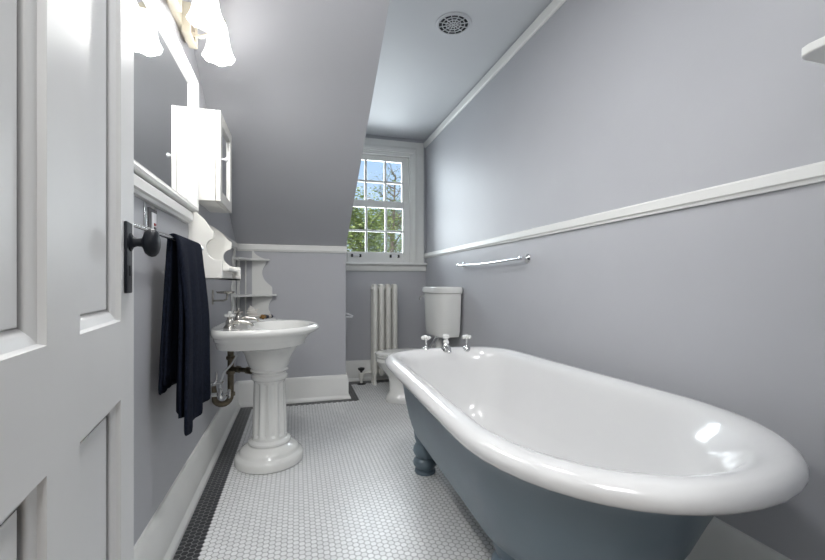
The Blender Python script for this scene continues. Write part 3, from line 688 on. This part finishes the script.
# ------------------------------------------------------------------ vanity light
LY = (1.90, 1.65, 1.40); LX, LZ = -.325, 1.975
van = thing('vanity_light', 'three-lamp vanity light with white ruffled glass shades above the mirror', 'light', (XL, 1.65, 2.06))
bm = B(); box(bm, XL, XL + .022, 1.33, 1.965, 2.055, 2.135, .004); part('mounting_bar', bm, M['cream'], van, label='cream mounting bar')
for y in LY:
    bm = B(); box(bm, XL + .020, XL + .045, y - .055, y + .050, 2.038, 2.150, .006); p = part('back_block', bm, M['beige'], van, label='beige block behind the arm')
    bm = B()
    for za in (2.154, 2.034): box(bm, XL + .018, XL + .052, y - .062, y + .057, za - .005, za + .005, .003)
    for ya in (y + .055, y - .060): box(bm, XL + .018, XL + .052, ya - .004, ya + .004, 2.03, 2.158, .003)
    part('block_rim', bm, M['cream'], p, label='cream rim')
    bm = B(); tube(bm, [(XL + .04, y, 2.065), (XL + .075, y, 2.055), (XL + .105, y, 2.07), (XL + .122, y, 2.115), (XL + .138, y, 2.143), (LX, y, 2.150)], .008, 12)
    lathe(bm, [(0, 2.156), (.018, 2.154), (.029, 2.140), (.031, 2.118), (.0, 2.118)], LX, y, 20)
    part('lamp_arm', bm, M['cream'], van, label='cream curved arm')
    bm = B()
    pr = [(.027, 2.135), (.030, 2.122), (.035, 2.102), (.039, 2.078), (.042, 2.054), (.045, 2.030), (.050, 2.006), (.056, 1.989), (.061, LZ)]
    wob = lambda k, a: (1 + .085 * (k / 8) ** 2 * math.cos(6 * a), .006 * (k / 8) ** 3 * math.cos(6 * a))
    n = 48; rs = []
    for k in list(range(9)) + list(range(8, -1, -1)):
        r, z = pr[k]; r -= .003 * (len(rs) > 8)
        rs.append([(LX + r * wob(k, a)[0] * math.cos(a), y + r * wob(k, a)[0] * math.sin(a), z + wob(k, a)[1]) for a in [2 * PI * i / n for i in range(n)]])
    rings(bm, rs, False, True)
    part('glass_shade', bm, M['shade'], van, label='glowing white ruffled glass shade')
    bm = B(); lathe(bm, [(0, 2.11), (.012, 2.10), (.013, 2.07), (.022, 2.045), (.026, 2.025), (.022, 2.008), (.010, 2.000), (0, 1.999)], LX, y, 18)
    part('bulb', bm, M['shade'], van, label='glowing lamp bulb')
    lamp('bulb_light', 'POINT', (LX, y, LZ + .004), (0, 0, 0), BULB_WATTS, (.99, .985, .975), shadow_soft_size=.02)

# ------------------------------------------------------------------ scalloped shelf under the cabinet
def curve(pts, n=6):
    """Catmull-Rom through 2D points; a point given twice keeps a corner"""
    out = []; P = pts
    for i in range(len(P) - 1):
        p0 = P[max(i - 1, 0)]; p1 = P[i]; p2 = P[i + 1]; p3 = P[min(i + 2, len(P) - 1)]
        if p1 == p2: continue
        if i > 0 and P[i - 1] == p1: p0 = p1
        if i + 2 < len(P) and P[i + 2] == p2: p3 = p2
        for k in range(n):
            t = k / n
            out.append(tuple(.5 * (2 * p1[j] + (p2[j] - p0[j]) * t + (2 * p0[j] - 5 * p1[j] + 4 * p2[j] - p3[j]) * t * t + (3 * p1[j] - p0[j] - 3 * p2[j] + p3[j]) * t ** 3) for j in (0, 1)))
    out.append(P[-1]); return out
ws = thing('wall_shelf', 'small ivory wall shelf with scalloped side brackets beside the towel', 'shelf', (XL, 2.19, 1.03))
brk = curve([(.018, 1.3255), (.030, 1.3255), (.030, 1.3255), (.045, 1.312), (.070, 1.286), (.092, 1.252), (.106, 1.240), (.106, 1.240), (.104, 1.206), (.104, 1.206), (.082, 1.190), (.073, 1.162), (.082, 1.132), (.106, 1.110), (.140, 1.106), (.140, 1.106), (.141, 1.024)])
brk2 = [(o * 1.27, z - (.020 if z > 1.03 else 0)) for o, z in brk]
for y, b in ((2.02, brk), (2.345, brk2)):
    bm = B(); prism(bm, [(0, 1.024), (0, b[0][1])] + b, (y, y + .016), lambda u, v, w: (XL + u, w, v)); part('side_bracket', bm, M['shelf'], ws, angle=30, bev=.0015)
bm = B(); box(bm, XL, XL + .168, 2.037, 2.344, 1.058, 1.072, .002); part('shelf_board', bm, M['shelf'], ws)
bm = B(); box(bm, XL + .128, XL + .140, 2.037, 2.344, 1.026, 1.0575, .002); part('front_rail', bm, M['shelf'], ws)
bm = B(); box(bm, XL, XL + .010, 2.037, 2.344, 1.0725, 1.30, .002); part('back_panel', bm, M['shelf'], ws)

# ------------------------------------------------------------------ corner shelf
cs = thing('corner_shelf', 'pale grey corner shelf with wavy sides and thin spindles behind the sink', 'shelf', (XL, YB, .68))
wave = curve([(.128, 1.280), (.150, 1.243), (.190, 1.215), (.240, 1.196), (.240, 1.196), (.234, 1.160), (.212, 1.120), (.207, 1.072), (.225, 1.025), (.262, .985), (.282, .965), (.284, .915), (.284, .915), (.282, .870), (.262, .840), (.254, .790), (.268, .750), (.272, .690)])
poly = [(.128, .690)] + wave
CYb = YB - .004; CXl = XL + .004
bm = B(); prism(bm, poly, (CYb - .014, CYb), lambda u, v, w: (XL + u - .006, w, v)); part('side_panel', bm, M['shelfgrey'], cs, angle=30)
bm = B(); prism(bm, poly, (CXl, CXl + .014), lambda u, v, w: (w, YB - u - .02, v)); part('side_panel', bm, M['shelfgrey'], cs, angle=30)
for z, ext in ((1.190, .250), (.903, .305), (.708, .300)):
    e = ext; q = [(0, 0), (e, 0), (e, .03)] + [(.03 + (e - .03) * (1 - math.sin(a)), .03 + (e - .03) * (1 - math.cos(a))) for a in [PI / 2 * (1 - i / 10) for i in range(11)]][::-1][::-1]
    q = [(0, 0), (e, 0), (e, .05), (e * .72, .09), (e * .45, e * .45), (.09, e * .72), (.05, e), (0, e)]
    bm = B(); prism(bm, q, (z - .007, z + .007), lambda u, v, w: (CXl + .001 + u, CYb - .001 - v, w)); part('shelf_board', bm, M['shelfgrey'], cs, angle=30)
for (ux, uy) in ((.022, .020), (.070, .018), (.018, .075)):
    for a, b in ((.715, .896), (.910, 1.183)):
        bm = B(); tube(bm, [(CXl + ux, CYb - uy, a), (CXl + ux, CYb - uy, b)], .0055, 10); part('spindle', bm, M['shelfgrey'], cs)
# things on its lowest shelf
ZS = .715
bm = B(); rs = []
for i in range(22):                                            # spiral sea shell, point up and leaning
    t = i / 21; R = .047 * (math.sin(PI * min(1, .12 + t * .95)) ** .8) * (1 - .35 * t)
    R *= 1 + .16 * math.sin(t * 34)
    rs.append([(-.325 + (.02 - .045 * t) + R * math.cos(a) * (1 + .12 * math.sin(5 * a + 9 * t)), 3.315 + R * .8 * math.sin(a), ZS + .001 + .118 * t + .004 * math.sin(a + 9 * t)) for a in [2 * PI * k / 20 for k in range(20)]])
rings(bm, rs)
for f, (dx, dz, l) in enumerate(((.03, .030, .035), (-.025, .045, .03), (.018, .075, .03), (-.03, .015, .028))):
    tube(bm, [(-.315 + dx * .3, 3.305, ZS + dz), (-.315 + dx * 1.2, 3.30, ZS + dz + .006), (-.315 + dx * 1.9, 3.297, ZS + dz + .016)], [.010, .006, .001], 8)
sh = link('sea_shell', bm, M['shell'], angle=60); tag(sh, 'white spiky sea shell on the corner shelf behind the sink', 'shell')
bx = [(-.300, 3.452, .016, 'pale', 'pale polished stone behind the sea shell'), (-.255, 3.390, .018, 'amber', 'amber polished stone beside the sea shell'), (-.232, 3.428, .015, 'dark', 'dark polished stone behind the amber stones'), (-.215, 3.448, .017, 'pale', 'pale polished stone between dark stones on the corner shelf'), (-.242, 3.452, .016, 'dark', 'dark stone at the back of the corner shelf'), (-.275, 3.425, .017, 'amber', 'amber stone farthest back behind the sea shell'), (-.200, 3.470, .014, 'dark', 'small dark stone at the right end of the corner shelf'), (-.390, 3.36, .014, 'dark', 'small dark stone left of the sea shell')]
for x, y, r, k, lab in bx:
    bm = B(); bmesh.ops.create_icosphere(bm, subdivisions=3, radius=r * 1.25)
    for v in bm.verts:
        n = v.co.normalized(); v.co *= 1 + .12 * math.sin(5 * n.x + 3 * n.y + x * 90) ; v.co.z *= .8; v.co += Vector((x, y, ZS + r * .95))
    o = link('polished_stone', bm, M[k], angle=80); tag(o, lab, 'stone', 'polished stones on the corner shelf')

# ------------------------------------------------------------------ soap dish
sd = thing('soap_dish', 'nickel wall soap dish under the scalloped shelf', 'soap dish', (XL, 2.56, .93))
bm = B(); box(bm, XL, XL + .006, 2.545, 2.575, .875, .960, .002); part('wall_plate', bm, M['nickel'], sd)
bm = B(); tube(bm, [(XL + .004, 2.56, .898), (XL + .06, 2.56, .898), (XL + .075, 2.56, .905), (XL + .080, 2.56, .925), (XL + .080, 2.56, .938)], .006, 10); part('bracket_arm', bm, M['nickel'], sd)
bm = B(); rings(bm, [oval(.938, XL + .07, 2.56, .03, .03, .04), oval(.942, XL + .07, 2.56, .045, .045, .058), oval(.952, XL + .07, 2.56, .050, .050, .064), oval(.952, XL + .07, 2.56, .046, .046, .060), oval(.945, XL + .07, 2.56, .035, .035, .05)]); part('dish', bm, M['nickel'], sd)

# ------------------------------------------------------------------ ceiling vent
cv = thing('ceiling_vent', 'round perforated vent in the ceiling', 'vent', (.895, 2.215, ZC))
vx, vy = .895, 2.215
bm = B(); n = 40
rings(bm, [[(vx + r * math.cos(a), vy + r * math.sin(a), z) for a in [2 * PI * i / n for i in range(n)]] for r, z in ((.108, ZC), (.107, ZC - .003), (.100, ZC - .0055), (.092, ZC - .0055), (.090, ZC - .004), (.090, ZC))], False, False)
part('vent_ring', bm, M['ceil'], cv)
bm = B(); lathe(bm, [(0, ZC - .001), (.091, ZC - .001), (.091, ZC), (0, ZC)], vx, vy, 32); part('duct_opening', bm, M['ventdark'], cv, label='dark opening behind the grille')
bm = B()
def annulus(r0, r1):
    rings(bm, [[(vx + r * math.cos(a), vy + r * math.sin(a), z) for a in [2 * PI * i / n for i in range(n)]] for r, z in ((r0, ZC - .003), (r0, ZC - .0075), (r1, ZC - .0075), (r1, ZC - .003), (r0, ZC - .003))], False, False)
for r0, r1 in ((.0, .006), (.020, .0245), (.042, .0465), (.064, .0685), (.087, .092)): annulus(max(r0, .001), r1)
for k in range(12):
    a = 2 * PI * k / 12; box(bm, .006 if k % 2 else .021, .089, -.0024, .0024, ZC - .007, ZC - .003, mtx=Matrix.Translation((vx, vy, 0)) @ Matrix.Rotation(a, 4, 'Z'))
part('grille', bm, M['ceil'], cv)

# ------------------------------------------------------------------ ceiling light added out of view to brighten the walls and door
cl = thing('ceiling_fill', 'added round white ceiling fill light near the door, out of view', 'light', (.25, 1.15, ZC))
bm = B(); lathe(bm, [(0, ZC), (.15, ZC), (.155, ZC - .012), (.150, ZC - .022), (0, ZC - .022)], .25, 1.15, 40); part('fill_base', bm, M['trim'], cl)
bm = B(); lathe(bm, [(.142, ZC - .020), (.140, ZC - .040), (.125, ZC - .058), (.09, ZC - .070), (.04, ZC - .076), (0, ZC - .077)], .25, 1.15, 40); part('fill_bowl', bm, M['shade'], cl, label='glowing bowl of the added fill light')
lamp('ceiling_fill_light', 'AREA', (.25, 1.15, ZC - .085), (0, 0, 0), CEILING_FILL_WATTS, (.97, .985, 1), shape='DISK', size=.26)

# ------------------------------------------------------------------ shelf on the right wall
rsf = thing('wall_shelf', 'white shelf high on the right wall near the door, seen from below', 'shelf', (XR, .45, 1.53))
bm = B(); prism(bm, [(XR, YF + .03)] + [(XR, .655), (1.155, .655), (1.138, .648), (1.13, .63)] + [(1.13, YF + .03)], (1.530, 1.552), lambda u, v, w: (u, v, w)); part('shelf_board', bm, M['trim'], rsf, bev=.003)
for y in (.52, .36):
    bm = B(); prism(bm, curve([(0, 1.53), (.16, 1.53), (.16, 1.53), (.15, 1.505), (.06, 1.47), (.02, 1.40), (0, 1.39)]), (y, y + .018), lambda u, v, w: (XR - u, w, v)); part('shelf_bracket', bm, M['trim'], rsf)

# ------------------------------------------------------------------ outdoors
bm = B(); box(bm, -60, 60, YW + 1.0, 90, -3.3, -3.2); g = struct('ground_outside', bm, M['grass'])
def tree(x, y, h, spread, leaves, m, label, seed, base=.35, bare=False):
    rnd = random.Random(seed); t = thing('garden_tree', label, 'tree', (x, y, -3.2), 'trees outside the window')
    bm = B(); tips = []
    tube(bm, [(x, y, -3.25), (x + .1, y, -3.2 + h * .3), (x - .05, y + .1, -3.2 + h * .6), (x + .05, y, -3.2 + h * .95)], [.16, .12, .08, .02], 8)
    for k in range(26 if not bare else 40):
        f = base + (1 - base) * rnd.random() ** .9; z = -3.2 + h * f * .95; a = rnd.random() * 2 * PI
        L = spread * (1.15 - f) * (.6 + .6 * rnd.random()); d = Vector((math.cos(a), math.sin(a), .35 + .5 * rnd.random()))
        p0 = Vector((x, y, z)); p1 = p0 + d * L * .5; p2 = p0 + d * L + Vector((rnd.uniform(-.15, .15), rnd.uniform(-.15, .15), .12))
        tube(bm, [p0, p1, p2], [.035, .022, .006], 5); tips += [p1, p2, (p1 + p2) / 2]
        for q in range(4):
            e = p1.lerp(p2, rnd.random()) ; f2 = e + Vector((rnd.uniform(-.5, .5), rnd.uniform(-.5, .5), rnd.uniform(-.1, .6))) * (.8 if not bare else 1.1)
            tube(bm, [e, f2], [.012, .004], 4); tips.append(f2)
    part('trunk', bm, M['bark'], t)
    bm = B()
    for i in range(leaves):
        c = rnd.choice(tips) + Vector((rnd.gauss(0, .24), rnd.gauss(0, .24), rnd.gauss(0, .22)))
        s = rnd.uniform(.022, .05); R = Matrix.Rotation(rnd.random() * 6.3, 3, 'Z') @ Matrix.Rotation(rnd.uniform(-1.2, 1.2), 3, 'X')
        q = [bm.verts.new(c + R @ Vector(p)) for p in ((-s, 0, 0), (0, -s * .55, s * .15), (s * 1.1, 0, -s * .2), (0, s * .55, s * .15))]
        bm.faces.new(q)
    part('foliage', bm, m, t)
tree(1.45, 9.6, 6.1, 2.2, 16000, M['leaf'], 'leafy yellow-green tree in the middle of the window view', 3)
tree(.55, 13.2, 7.0, 2.4, 16000, M['leafdark'], 'olive green tree at the left of the window view', 5)
tree(3.75, 15.6, 9.0, 1.7, 1500, M['leafdark'], 'sparse tree with bare twigs at the right of the window view', 11, .4, True)
tree(5.3, 22.8, 9.0, 3.0, 15000, M['leaf'], 'farther green tree behind the sparse tree outside', 17)
tree(-.6, 25.0, 9.6, 3.2, 9000, M['leafdark'], 'farther green tree behind the olive tree outside', 23)
